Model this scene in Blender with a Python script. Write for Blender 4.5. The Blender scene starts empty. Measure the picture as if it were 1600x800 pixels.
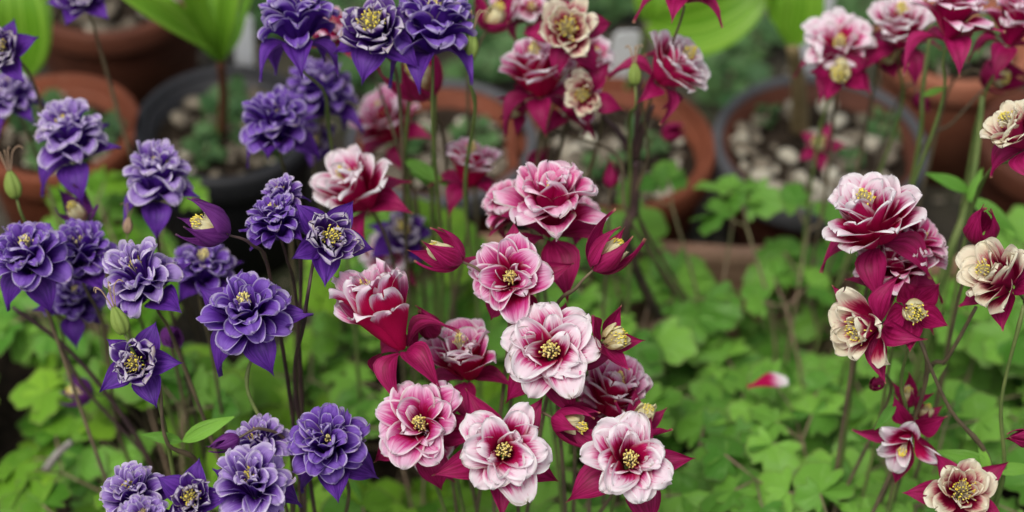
import bpy, math, random
from mathutils import Vector, Matrix
import numpy as np
rnd = random.Random(7)
R = math.radians
S = bpy.context.scene
COL = S.collection

# ---------------------------------------------------------------- camera
PITCH, CAMZ, LENS, SENS = 44.0, 1.075, 70.0, 36.0
cam_d = bpy.data.cameras.new('camera'); cam = bpy.data.objects.new('camera', cam_d); COL.objects.link(cam)
cam.location = (0, 0, CAMZ); cam.rotation_euler = (R(90 - PITCH), 0, 0)
cam_d.lens = LENS; cam_d.sensor_width = SENS; cam_d.sensor_fit = 'HORIZONTAL'
cam_d.clip_start = 0.05; cam_d.clip_end = 500
cam_d.dof.use_dof = True; cam_d.dof.focus_distance = 0.995; cam_d.dof.aperture_fstop = 4.2
S.camera = cam
# ---------------------------------------------------------------- overcast daylight
SUN_EL, SUN_ROT = 64, 215
W = bpy.data.worlds.new('World'); S.world = W; W.use_nodes = True
wn = W.node_tree; bg = wn.nodes['Background']
sky = wn.nodes.new('ShaderNodeTexSky'); sky.sky_type = 'NISHITA'; sky.sun_disc = False
sky.sun_elevation = R(SUN_EL); sky.sun_rotation = R(SUN_ROT); sky.dust_density = 4.0
hs = wn.nodes.new('ShaderNodeHueSaturation'); hs.inputs['Saturation'].default_value = 0.35
wn.links.new(sky.outputs[0], hs.inputs['Color']); wn.links.new(hs.outputs[0], bg.inputs[0])
bg.inputs[1].default_value = 0.095
sl = bpy.data.lights.new('sun', 'SUN'); sun = bpy.data.objects.new('sun', sl); COL.objects.link(sun)
sl.energy = 1.3; sl.angle = R(28); sl.color = (1.0, 0.96, 0.9)
sd = Vector((math.sin(R(SUN_ROT)) * math.cos(R(SUN_EL)), math.cos(R(SUN_ROT)) * math.cos(R(SUN_EL)), math.sin(R(SUN_EL))))
sun.rotation_euler = sd.to_track_quat('Z', 'Y').to_euler(); sun.location = (0, 0, 3)
S.view_settings.view_transform = 'Standard'; S.view_settings.look = 'None'
S.view_settings.exposure = 0.64; S.view_settings.gamma = 1.0
S.render.engine = 'CYCLES'
S.cycles.max_bounces = 6; S.cycles.transparent_max_bounces = 4; S.cycles.use_denoising = True

# ---------------------------------------------------------------- helpers
FW = Vector((0, math.cos(R(PITCH)), -math.sin(R(PITCH)))); UP = Vector((0, math.sin(R(PITCH)), math.cos(R(PITCH)))); RT = Vector((1, 0, 0))
K = SENS / LENS
CAMP = Vector((0, 0, CAMZ))
def at(px, py, d):
    return CAMP + FW * d + RT * ((px - 800) / 1600 * K * d) + UP * ((400 - py) / 1600 * K * d)
def on_plane(px, py, z):
    v = at(px, py, 1.0) - CAMP; return CAMP + v * ((z - CAMZ) / v.z)
def depth(p): return (p - CAMP).dot(FW)
def camdir(a): return (RT * a[0] + UP * a[1] - FW * a[2]).normalized()

def mesh(name, verts, faces, mats, smooth=True, attrs=None, uv=None, mi=None):
    me = bpy.data.meshes.new(name); me.from_pydata([tuple(v) for v in verts], [], faces)
    for m in (mats if isinstance(mats, (list, tuple)) else [mats]): me.materials.append(m)
    if smooth: me.polygons.foreach_set('use_smooth', [True] * len(faces))
    if mi: me.polygons.foreach_set('material_index', mi)
    for k, vals in (attrs or {}).items():
        a = me.attributes.new(k, 'FLOAT', 'POINT'); a.data.foreach_set('value', [float(x) for x in vals])
    if uv is not None:
        l = me.uv_layers.new(name='UVMap'); li = np.zeros(len(me.loops), dtype=np.int32); me.loops.foreach_get('vertex_index', li)
        l.data.foreach_set('uv', np.asarray(uv, dtype=np.float32)[li].ravel())
    me.update(); return me
def link(name, me, parent=None, mw=None):
    o = bpy.data.objects.new(name, me); COL.objects.link(o)
    if parent: o.parent = parent
    if mw is not None: o.matrix_basis = mw
    return o
def tag(o, label, cat, group=None):
    o['label'] = label; o['category'] = cat
    if group: o['group'] = group
    return o
def struct(name, me, kind='structure'):
    o = link(name, me); o['kind'] = kind; return o
def grid_faces(nu, nv, wrap=False):
    f = []
    for j in range(nv - 1):
        for i in range(nu if wrap else nu - 1):
            a = j * nu + i; b = j * nu + (i + 1) % nu
            f.append((a, b, b + nu, a + nu))
    return f
def bez(p, t):
    return ((1 - t) ** 3)[:, None] * p[0] + (3 * t * (1 - t) ** 2)[:, None] * p[1] + (3 * t * t * (1 - t))[:, None] * p[2] + (t ** 3)[:, None] * p[3]
def sm(a, b, x):
    t = np.clip((x - a) / (b - a), 0, 1); return t * t * (3 - 2 * t)
def catmull(pts, n):
    pts = [Vector(p) for p in pts]; P = [pts[0] * 2 - pts[1]] + pts + [pts[-1] * 2 - pts[-2]]; out = []
    for i in range(1, len(P) - 2):
        for k in range(n):
            t = k / n; a, b, c, d = P[i - 1:i + 3]
            out.append(0.5 * ((2 * b) + (c - a) * t + (2 * a - 5 * b + 4 * c - d) * t * t + (3 * b - a - 3 * c + d) * t ** 3))
    out.append(pts[-1]); return out
def tube(pts, rad, seg=7, cap=True):
    V, F = [], []; n = len(pts); ref = Vector((0.3, 1, 0.1)).normalized()
    for i, p in enumerate(pts):
        t = (pts[min(i + 1, n - 1)] - pts[max(i - 1, 0)]).normalized()
        x = ref.cross(t); x = x.normalized() if x.length > 1e-4 else t.orthogonal().normalized(); y = t.cross(x)
        r = rad(i / (n - 1)) if callable(rad) else rad
        for k in range(seg):
            a = 2 * math.pi * k / seg; V.append(p + x * (r * math.cos(a)) + y * (r * math.sin(a)))
    F = grid_faces(seg, n, True)
    if cap: F.append(tuple(range(seg))[::-1]); F.append(tuple(range((n - 1) * seg, n * seg)))
    return V, F
def lathe(prof, seg=48, z0=0):
    V = []
    for r, z in prof:
        for k in range(seg): a = 2 * math.pi * k / seg; V.append((r * math.cos(a), r * math.sin(a), z))
    return V, grid_faces(seg, len(prof), True)
def merge(parts):
    V, F = [], []
    for v, f in parts:
        o = len(V); V += list(v); F += [tuple(i + o for i in q) for q in f]
    return V, F
def blob(r, sz, rg, nu=8, nv=6):
    V = []; a0 = rg.random() * 9
    for j in range(nv):
        ph = math.pi * j / (nv - 1)
        for i in range(nu):
            th = 2 * math.pi * i / nu
            q = r * (1 + 0.18 * math.sin(2 * th + a0 + ph) + 0.12 * math.sin(3 * th - a0 * 2 + 2 * ph))
            V.append((q * math.sin(ph) * math.cos(th) * sz[0], q * math.sin(ph) * math.sin(th) * sz[1], r * math.cos(ph) * sz[2]))
    return V, grid_faces(nu, nv, True)

# ---------------------------------------------------------------- materials
class NT:
    def __init__(s, name):
        s.m = bpy.data.materials.new(name); s.m.use_nodes = True; s.t = s.m.node_tree; s.t.nodes.clear()
        s.out = s.n('ShaderNodeOutputMaterial')
    def n(s, t, **kw):
        x = s.t.nodes.new(t)
        for k, v in kw.items(): setattr(x, k, v)
        return x
    def l(s, a, b): s.t.links.new(a, b)
    def put(s, sock, v):
        if isinstance(v, bpy.types.NodeSocket): s.l(v, sock)
        else: sock.default_value = v
    def math(s, op, a, b=0.0, clamp=False):
        x = s.n('ShaderNodeMath', operation=op, use_clamp=clamp); s.put(x.inputs[0], a); s.put(x.inputs[1], b); return x.outputs[0]
    def ss(s, a, b, v):
        x = s.n('ShaderNodeMapRange', interpolation_type='SMOOTHSTEP')
        s.put(x.inputs['Value'], v); s.put(x.inputs['From Min'], a); s.put(x.inputs['From Max'], b); return x.outputs['Result']
    def mix(s, f, a, b):
        x = s.n('ShaderNodeMix', data_type='RGBA')
        s.put(x.inputs[0], f); s.put(x.inputs[6], a if not isinstance(a, tuple) else (*a, 1)); s.put(x.inputs[7], b if not isinstance(b, tuple) else (*b, 1)); return x.outputs[2]
    def attr(s, k): return s.n('ShaderNodeAttribute', attribute_name=k).outputs['Fac']
    def noise(s, scale, vec=None, detail=3, dim='3D', rough=0.55):
        x = s.n('ShaderNodeTexNoise', noise_dimensions=dim); x.inputs['Scale'].default_value = scale; x.inputs['Detail'].default_value = detail; x.inputs['Roughness'].default_value = rough
        if vec is not None: s.l(vec, x.inputs['Vector'])
        return x.outputs['Fac']
    def obj(s): return s.n('ShaderNodeTexCoord').outputs['Object']
    def rand(s): return s.n('ShaderNodeObjectInfo').outputs['Random']
    def uvs(s, sx, sy):
        mp = s.n('ShaderNodeMapping'); mp.inputs['Scale'].default_value = (sx, sy, 1); s.l(s.n('ShaderNodeTexCoord').outputs['UV'], mp.inputs['Vector'])
        sep = s.n('ShaderNodeCombineXYZ'); s.l(s.math('MULTIPLY', s.rand(), 37.0), sep.inputs[2])
        ad = s.n('ShaderNodeVectorMath', operation='ADD'); s.l(mp.outputs[0], ad.inputs[0]); s.l(sep.outputs[0], ad.inputs[1]); return ad.outputs[0]
    def finish(s, color, rough=0.5, trans=0.0, tcol=None, spec=0.3, bump=None, bstr=0.3, bdist=0.002, sheen=0.0):
        p = s.n('ShaderNodeBsdfPrincipled'); s.put(p.inputs['Base Color'], color if not isinstance(color, tuple) else (*color, 1))
        s.put(p.inputs['Roughness'], rough); p.inputs['Specular IOR Level'].default_value = spec
        if sheen: p.inputs['Sheen Weight'].default_value = sheen
        if bump is not None:
            b = s.n('ShaderNodeBump'); b.inputs['Strength'].default_value = bstr; b.inputs['Distance'].default_value = bdist
            s.l(bump, b.inputs['Height']); s.l(b.outputs[0], p.inputs['Normal'])
        sh = p.outputs[0]
        if trans:
            t = s.n('ShaderNodeBsdfTranslucent'); s.put(t.inputs[0], tcol if tcol is not None else color)
            mx = s.n('ShaderNodeMixShader'); mx.inputs[0].default_value = trans; s.l(sh, mx.inputs[1]); s.l(t.outputs[0], mx.inputs[2]); sh = mx.outputs[0]
        s.l(sh, s.out.inputs[0]); return s.m

def petal_mat(name, base, mid, limb, margin, t0, t1, m0, m1, back_fade, backc):
    """pigment: base colour in the claw, veined fade into the limb, pale margin line; the outer side keeps the base colour longer"""
    s = NT(name); v = s.attr('along'); e = s.attr('edge')
    vein = s.noise(1.0, s.uvs(26, 2.2), 2); vein2 = s.noise(1.0, s.uvs(9, 3.0), 2)
    blot = s.noise(1.0, s.uvs(3, 3), 3)
    j = s.math('ADD', s.math('MULTIPLY', s.math('SUBTRACT', vein, 0.5), 0.34), s.math('MULTIPLY', s.math('SUBTRACT', vein2, 0.5), 0.22))
    j = s.math('ADD', j, s.math('MULTIPLY', s.math('SUBTRACT', s.rand(), 0.5), 0.10))
    back = s.n('ShaderNodeNewGeometry').outputs['Backfacing']
    vv = s.math('ADD', v, j)
    # inner side
    f1 = s.ss(t0, (t0 + t1) / 2, vv); f2 = s.ss((t0 + t1) / 2 - 0.06, t1, vv)
    inner = s.mix(f2, s.mix(f1, base, mid), limb)
    # outer side : fade only close to the margin
    ee = s.math('SUBTRACT', e, s.math('MULTIPLY', j, 0.5))
    fb = s.math('SUBTRACT', 1.0, s.ss(back_fade * 0.25, back_fade, ee))
    fb = s.math('MULTIPLY', fb, s.ss(0.58, 0.85, s.math('ADD', v, s.math('MULTIPLY', j, 0.5))))
    outer = s.mix(fb, backc, mid)
    outer = s.mix(s.math('MULTIPLY', fb, fb), outer, limb)
    c = s.mix(back, inner, outer)
    fm = s.math('MULTIPLY', s.math('SUBTRACT', 1.0, s.ss(m0, m1, s.math('SUBTRACT', e, s.math('MULTIPLY', j, 0.06)))), s.ss(0.5, 0.72, v))
    fm = s.math('MULTIPLY', fm, s.math('ADD', 0.55, s.math('MULTIPLY', s.ss(0.35, 0.6, blot), 0.45)))
    c = s.mix(fm, c, margin)
    c = s.mix(s.math('MULTIPLY', s.ss(0.60, 0.72, blot), 0.18), c, base)
    dots = s.noise(1.0, s.uvs(16, 12), 2); c = s.mix(s.math('MULTIPLY', s.ss(0.70, 0.76, dots), 0.5), c, base)
    age = s.math('MULTIPLY', s.ss(0.72, 0.85, s.rand()), s.math('MULTIPLY', s.math('SUBTRACT', 1.0, s.ss(0.0, 0.10, e)), s.ss(0.48, 0.6, vein2))); c = s.mix(s.math('MULTIPLY', age, 0.6), c, (0.34, 0.22, 0.12))
    bmp = s.noise(1.0, s.uvs(40, 3.0), 2)
    return s.finish(c, 0.6, 0.36, None, 0.12, bmp, 0.5, 0.0008)
M = {}
M['rose'] = petal_mat('rose_petal', (0.46, 0.003, 0.075), (0.64, 0.06, 0.29), (0.84, 0.52, 0.70), (0.93, 0.86, 0.89), 0.54, 0.99, 0.015, 0.11, 0.28, (0.56, 0.006, 0.085))
M['magenta'] = petal_mat('magenta_petal', (0.48, 0.004, 0.085), (0.70, 0.065, 0.29), (0.86, 0.50, 0.67), (0.93, 0.85, 0.89), 0.50, 0.98, 0.015, 0.11, 0.28, (0.50, 0.006, 0.11))
M['white'] = petal_mat('pale_petal', (0.50, 0.004, 0.085), (0.70, 0.09, 0.33), (0.90, 0.75, 0.82), (0.94, 0.91, 0.92), 0.57, 0.86, 0.015, 0.16, 0.32, (0.55, 0.012, 0.12))
M['cream'] = petal_mat('cream_petal', (0.34, 0.004, 0.055), (0.64, 0.17, 0.22), (0.88, 0.79, 0.60), (0.92, 0.88, 0.69), 0.46, 0.80, 0.03, 0.22, 0.50, (0.46, 0.02, 0.12))
M['purple'] = petal_mat('violet_petal', (0.060, 0.010, 0.19), (0.145, 0.042, 0.40), (0.27, 0.14, 0.56), (0.64, 0.55, 0.80), 0.36, 0.96, 0.01, 0.075, 0.24, (0.088, 0.020, 0.29))
M['lilac'] = petal_mat('lilac_petal', (0.075, 0.012, 0.22), (0.22, 0.085, 0.47), (0.45, 0.31, 0.68), (0.80, 0.72, 0.87), 0.36, 0.90, 0.01, 0.12, 0.30, (0.12, 0.032, 0.35))
M['youngv'] = petal_mat('young_violet_petal', (0.065, 0.011, 0.17), (0.13, 0.04, 0.33), (0.29, 0.17, 0.48), (0.72, 0.66, 0.72), 0.40, 1.0, 0.01, 0.075, 0.22, (0.08, 0.018, 0.24))
M['budcream'] = petal_mat('young_cream_petal', (0.40, 0.10, 0.12), (0.70, 0.50, 0.30), (0.82, 0.74, 0.42), (0.84, 0.80, 0.52), 0.05, 0.40, 0.05, 0.3, 1.2, (0.72, 0.60, 0.30))
def sepal_mat(name, a, b, tip):
    s = NT(name); v = s.attr('along'); vein = s.noise(1.0, s.uvs(18, 1.5), 3); big = s.noise(1.0, s.uvs(4, 3), 3)
    c = s.mix(s.ss(0.3, 0.7, s.math('ADD', vein, s.math('MULTIPLY', s.math('SUBTRACT', big, 0.5), 0.6))), a, b)
    c = s.mix(s.ss(0.93, 1.0, v), c, tip)
    return s.finish(c, 0.5, 0.25, None, 0.25, vein, 0.6, 0.0008)
M['sep_r'] = sepal_mat('crimson_sepal', (0.22, 0.003, 0.05), (0.40, 0.012, 0.12), (0.40, 0.20, 0.12))
M['sep_v'] = sepal_mat('violet_sepal', (0.06, 0.012, 0.19), (0.14, 0.036, 0.34), (0.12, 0.08, 0.2))
M['sep_m'] = sepal_mat('plum_sepal', (0.10, 0.012, 0.14), (0.19, 0.04, 0.25), (0.2, 0.1, 0.15))
def simple(name, a, b, scale, rough=0.6, trans=0.0, bstr=0.3, bdist=0.002, spec=0.3, lo=0.35, hi=0.65, detail=4):
    s = NT(name); nz = s.noise(scale, s.obj(), detail); c = s.mix(s.ss(lo, hi, nz), a, b)
    return s.finish(c, rough, trans, None, spec, nz, bstr, bdist)
M['anther'] = simple('yellow_anther', (0.78, 0.60, 0.04), (0.90, 0.80, 0.16), 600, 0.7)
M['anther_old'] = simple('pale_anther', (0.78, 0.64, 0.14), (0.90, 0.82, 0.34), 600, 0.8)
M['filament'] = simple('pale_filament', (0.70, 0.62, 0.40), (0.82, 0.74, 0.58), 300, 0.6, 0.2)
M['stem_g'] = simple('green_stem', (0.10, 0.15, 0.04), (0.16, 0.20, 0.06), 60, 0.55)
M['stem_p'] = simple('purplish_stem', (0.10, 0.075, 0.05), (0.17, 0.13, 0.075), 50, 0.55)
M['stem_d'] = simple('dark_stem', (0.045, 0.025, 0.03), (0.085, 0.05, 0.045), 50, 0.5)
M['pod'] = simple('green_pod', (0.16, 0.26, 0.04), (0.30, 0.38, 0.09), 150, 0.5, 0.15)
M['style'] = simple('pale_style', (0.35, 0.30, 0.14), (0.45, 0.26, 0.2), 200, 0.6)
M['dry'] = simple('dry_brown', (0.22, 0.14, 0.08), (0.40, 0.28, 0.19), 200, 0.8)
def leaf_mat(name, a, b, bloom, pale):
    s = NT(name); r = s.rand(); rad = s.attr('along'); ang = s.noise(1.0, s.uvs(14, 0.8), 2)
    big = s.noise(1.0, s.uvs(2.5, 2.5), 4); c = s.mix(r, a, b)
    c = s.mix(s.math('MULTIPLY', s.ss(0.52, 0.78, big), 0.4), c, bloom)
    c = s.mix(s.math('MULTIPLY', s.ss(0.60, 0.66, ang), s.math('SUBTRACT', 0.6, s.math('MULTIPLY', rad, 0.5))), c, pale)
    c = s.mix(s.math('MULTIPLY', s.ss(0.90, 1.0, rad), s.math('MULTIPLY', big, 0.9)), c, (0.14, 0.08, 0.06)); c = s.mix(s.math('MULTIPLY', s.ss(0.66, 0.74, s.noise(1.0, s.uvs(5, 5), 3)), 0.5), c, (0.10, 0.085, 0.06))
    return s.finish(c, 0.5, 0.22, None, 0.25, ang, 0.5, 0.002)
M['leaf'] = leaf_mat('columbine_leaf', (0.065, 0.21, 0.02), (0.22, 0.47, 0.06), (0.22, 0.41, 0.12), (0.28, 0.50, 0.13))
M['leaf_y'] = leaf_mat('yellowish_leaf', (0.055, 0.18, 0.010), (0.22, 0.43, 0.028), (0.19, 0.35, 0.05), (0.22, 0.38, 0.05))
M['leaf_w'] = leaf_mat('weed_leaf', (0.035, 0.10, 0.03), (0.08, 0.17, 0.05), (0.13, 0.20, 0.11), (0.13, 0.22, 0.09))
M['petiole'] = simple('petiole', (0.18, 0.17, 0.08), (0.28, 0.19, 0.13), 40, 0.6)
def strap_mat(name, a, b):
    s = NT(name); st = s.noise(1.0, s.uvs(22, 0.4), 2); c = s.mix(s.ss(0.3, 0.7, st), a, b)
    return s.finish(c, 0.35, 0.35, None, 0.4, st, 0.5, 0.003)
M['lily'] = strap_mat('bright_broad_leaf', (0.11, 0.30, 0.01), (0.27, 0.50, 0.05))
def clay(name, a, b, rough=0.7):
    s = NT(name); o = s.obj(); n1 = s.noise(18, o, 5); n2 = s.noise(140, o, 3)
    c = s.mix(s.ss(0.3, 0.75, n1), a, b); c = s.mix(s.math('MULTIPLY', s.ss(0.62, 0.75, n2), 0.2), c, (0.22, 0.16, 0.12))
    return s.finish(c, rough, 0, None, 0.25, n2, 0.25, 0.001)
M['terra'] = clay('terracotta_plastic', (0.125, 0.033, 0.014), (0.19, 0.052, 0.023))
M['terra_d'] = clay('brown_plastic', (0.065, 0.020, 0.011), (0.11, 0.034, 0.017))
M['terra_p'] = clay('pale_terracotta', (0.25, 0.085, 0.046), (0.32, 0.12, 0.068))
M['grey'] = clay('grey_plastic', (0.055, 0.055, 0.06), (0.10, 0.10, 0.106), 0.55)
M['black'] = clay('black_plastic', (0.012, 0.012, 0.014), (0.025, 0.025, 0.028), 0.5)
M['white_p'] = simple('white_plastic', (0.84, 0.86, 0.88), (0.88, 0.89, 0.90), 30, 0.4)
M['soil'] = simple('dark_soil', (0.012, 0.009, 0.006), (0.045, 0.032, 0.022), 120, 0.95, 0, 1.0, 0.008, 0.1, 0.3, 0.7, 6)
M['stone'] = None
def stone_mat():
    s = NT('pebble'); r = s.rand(); nz = s.noise(60, s.obj(), 4)
    c = s.mix(r, (0.20, 0.165, 0.12), (0.50, 0.47, 0.37)); c = s.mix(s.ss(0.35, 0.7, nz), c, (0.42, 0.38, 0.30)); return s.finish(c, 0.8, 0, None, 0.2, nz, 0.4, 0.003)
M['stone'] = stone_mat()
def gravel_mat():
    s = NT('grey_gravel'); o = s.obj(); v = s.n('ShaderNodeTexVoronoi'); v.inputs['Scale'].default_value = 130; s.l(o, v.inputs['Vector'])
    n1 = s.noise(6, o, 4); c = s.mix(s.ss(0.3, 0.7, n1), (0.018, 0.016, 0.011), (0.07, 0.064, 0.05)); cs = s.n('ShaderNodeSeparateColor'); s.l(v.outputs['Color'], cs.inputs[0])
    c = s.mix(s.math('MULTIPLY', cs.outputs[0], 0.5), c, (0.075, 0.06, 0.04)); c = s.mix(s.math('MULTIPLY', s.ss(0.5, 0.65, s.noise(9, o, 4)), 0.7), c, (0.028, 0.042, 0.014))
    return s.finish(c, 0.9, 0, None, 0.2, v.outputs['Distance'], 0.6, 0.004)
M['gravel'] = gravel_mat()
M['stone_d'] = simple('dull_pebble', (0.07, 0.055, 0.04), (0.26, 0.22, 0.16), 90, 0.85)
def wood_mat():
    s = NT('brown_wood'); mp = s.n('ShaderNodeMapping'); mp.inputs['Scale'].default_value = (3, 60, 60); s.l(s.obj(), mp.inputs[0]); nz = s.noise(2.0, mp.outputs[0], 5)
    return s.finish(s.mix(s.ss(0.3, 0.7, nz), (0.30, 0.16, 0.10), (0.48, 0.30, 0.20)), 0.75, 0, None, 0.2, nz, 0.4, 0.002)
M['wood'] = wood_mat()

# ---------------------------------------------------------------- ground
ZR = 0.12
struct('ground', mesh('ground', [(-200, -200, 0), (200, -200, 0), (200, 200, 0), (-200, 200, 0)], [(0, 1, 2, 3)], M['gravel'], False))
def uneven(nx, ny, x0, x1, y0, y1, z, amp):
    V = [(x0 + (x1 - x0) * i / (nx - 1), y0 + (y1 - y0) * j / (ny - 1), z + rnd.uniform(0, amp)) for j in range(ny) for i in range(nx)]
    return V, grid_faces(nx, ny)
V, F = uneven(60, 30, -0.8, 0.8, 0.3, 1.0, 0.004, 0.012)
struct('soil_bed', mesh('soil_bed', V, F, M['soil']))
# loose chippings on the ground behind the pots
parts = []
for i in range(1600):
    v, f = blob(rnd.uniform(0.002, 0.0075), (1, rnd.uniform(.6, 1), .6), rnd, 6, 4); ox, oy = rnd.uniform(-.8, .8), rnd.uniform(1.05, 2.0)
    parts.append(([(a + ox, b + oy, c + 0.002) for a, b, c in v], f))
V, F = merge(parts); g = struct('loose_chippings', mesh('loose_chippings', V, F, M['stone']), 'stuff')
# wooden board edging the bed
pA, pB = on_plane(660, 364, 0.10), on_plane(1750, 420, 0.10)
dirv = (pB - pA); ln = dirv.length; ang = math.atan2(dirv.y, dirv.x)
def box(x0, x1, y0, y1, z0, z1, b=0.0):
    V = [(x, y, z) for z in (z0, z1) for y in (y0, y1) for x in (x0, x1)]
    return V, [(0, 2, 3, 1), (4, 5, 7, 6), (0, 1, 5, 4), (2, 6, 7, 3), (0, 4, 6, 2), (1, 3, 7, 5)]
nseg = 24; V = []
for i in range(nseg + 1):
    x = ln * i / nseg; w = rnd.uniform(-.0012, .0012)
    for (y, z) in ((-.006, 0), (-.007, .094), (-.005, .0985), (.005, .0985), (.007, .094), (.006, 0)): V.append((x, y + w, z + w))
F = []
for i in range(nseg):
    for k in range(5): a = i * 6 + k; F.append((a, a + 1, a + 7, a + 6))
F += [tuple(range(6))[::-1], tuple(range(nseg * 6, nseg * 6 + 6))]
o = link('wooden_board', mesh('wooden_board', V, F, M['wood'], False)); o.location = (pA.x, pA.y, 0); o.rotation_euler = (0, 0, ang)
tag(o, 'weathered brown wooden board on edge between the leafy bed and the pots', 'board')

# ---------------------------------------------------------------- pots
stone_dull = [mesh('stone', *blob(0.006, (1.2, 1, .75), rnd, 9, 7), M['stone_d']) for _ in range(5)]
stone_me = [mesh('stone', *blob(0.006, (1.2, 1, .75), rnd, 9, 7), M['stone']) for _ in range(6)]
def pot(label, px, py, wpx, body, rim, nst, seed, zr=ZR, soil_drop=0.018, big=1.0, pale=.3):
    rg = random.Random(seed); c = on_plane(px, py, zr); r = wpx / 1600 * K * depth(c) / 2
    root = bpy.data.objects.new('plant_pot', None); COL.objects.link(root); root.location = (c.x, c.y, 0); tag(root, label, 'pot', 'pots behind the flowers')
    rb = r * 0.74; t = 0.0025; rl = 0.022
    prof = [(0.001, 0.0012), (rb - .004, 0.0012), (rb, 0.004), (r - .006, zr - rl), (r - .006, zr - rl + .002), (r - .008, zr - .004), (r - .012, zr - .004), (rb - t, 0.006), (0.001, 0.006)]
    V, F = lathe(prof); link('body', mesh('pot_body', V, F, M[body]), root)
    rp = [(r - .0055, zr - rl), (r - .001, zr - rl), (r, zr - rl + .003), (r, zr - .003), (r - .0015, zr), (r - .0065, zr), (r - .008, zr - .003), (r - .009, zr - rl), (r - .0055, zr - rl)]
    V, F = lathe(rp); link('rim', mesh('pot_rim', V, F, M[rim]), root)
    sz = zr - soil_drop; rs = r - .0145; V = [(0, 0, sz + .006)]; F = []; nr, ns = 7, 30
    for j in range(1, nr + 1):
        for k in range(ns):
            a = 2 * math.pi * k / ns; q = rs * j / nr; V.append((q * math.cos(a), q * math.sin(a), sz + rg.uniform(-.003, .005) * (j < nr)))
    for k in range(ns): F.append((0, 1 + k, 1 + (k + 1) % ns))
    for j in range(nr - 1):
        for k in range(ns): a = 1 + j * ns + k; b = 1 + j * ns + (k + 1) % ns; F.append((a, a + ns, b + ns, b))
    soil = link('soil', mesh('pot_soil', V, F, M['soil']), root)
    for i in range(nst):
        a, q = rg.uniform(0, 6.283), rs * math.sqrt(rg.random()) * 0.93; s = big * rg.choice([.45, .55, .7, .8, 1.0, 1.25])
        mw = Matrix.Translation((q * math.cos(a), q * math.sin(a), sz + .004 * s + .002)) @ Matrix.Rotation(rg.random() * 6.28, 4, 'Z') @ Matrix.Rotation(rg.uniform(-.4, .4), 4, 'X') @ Matrix.Diagonal((s, s, s, 1))
        link('stone', rg.choice(stone_me if rg.random() < pale else stone_dull), soil, mw)
    return c, r, sz
potA = pot('terracotta pot with thick grey rim and pale pebbles, right of the dark stem', 1282, 220, 338, 'terra_d', 'grey', 100, 1, big=.9, pale=.6)
potB = pot('terracotta pot with green weeds at the left edge beside the black pot', 88, 195, 262, 'terra', 'terra', 40, 2)
potC = pot('brown pot at the top left behind the other pots', 172, -35, 300, 'terra_d', 'terra_d', 60, 3)
potD = pot('black plastic pot holding the bright broad-leaved plant', 352, 190, 290, 'black', 'black', 50, 4)
potE = pot('orange terracotta pot behind the dark branching stem in the centre', 955, 222, 330, 'terra', 'terra', 70, 5)
potF = pot('terracotta pot with grey rim behind the upper pink flowers and thin stems', 690, 215, 300, 'terra', 'grey', 60, 6)
potG = pot('pale terracotta pot at the upper right below the dark red flowers', 1495, 55, 250, 'terra_p', 'terra_p', 30, 7)
potH = pot('brown pot cut off by the right edge behind the cream flowers', 1655, 215, 250, 'terra_d', 'terra_d', 20, 8)

# ---------------------------------------------------------------- leaves
def leaflet_mesh(L, seed, lobes=3, matk='leaf', fold=0.15, droop=0.25):
    rg = random.Random(seed); ns, nr = 25, 4; V, al, uv = [], [], []; amax = R(82); ph = rg.uniform(-.3, .3); q1, q2 = rg.uniform(.40, .56), rg.uniform(.03, .055)
    for j in range(nr):
        t = j / (nr - 1)
        for i in range(ns):
            s = i / (ns - 1) * 2 - 1; th = s * amax
            rr = L * (1 - q1 + q1 * abs(math.cos(th * 1.75 + ph * .3)) ** .5) * (1 - .22 * s * s) * (1 + q2 * math.cos(th * 11 + ph))
            if abs(s) > .9: rr *= 1 - (abs(s) - .9) * 4
            q = (0.03 + .97 * t) * rr
            x, y = q * math.sin(th), q * math.cos(th)
            z = -droop * q * q / L * .8 + fold * abs(x) * (.6 + .4 * math.cos(th * 3.5)) + .04 * L * t * t * math.sin(th * 5 + seed)
            V.append((x, y, z)); al.append(t); uv.append((i / (ns - 1), t))
    return mesh('leaflet', V, grid_faces(ns, nr), M[matk], True, {'along': al}, uv)
LEAFLETS = {k: [leaflet_mesh(0.0255, 10 + i, 3, k, rnd.uniform(.05, .3), rnd.uniform(.1, .4)) for i in range(7)] for k in ('leaf', 'leaf_y', 'leaf_w')}
def frame(p, ydir, zdir):
    y = ydir.normalized(); x = y.cross(zdir).normalized(); z = x.cross(y)
    return Matrix(((x.x, y.x, z.x, p.x), (x.y, y.y, z.y, p.y), (x.z, y.z, z.z, p.z), (0, 0, 0, 1)))
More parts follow.
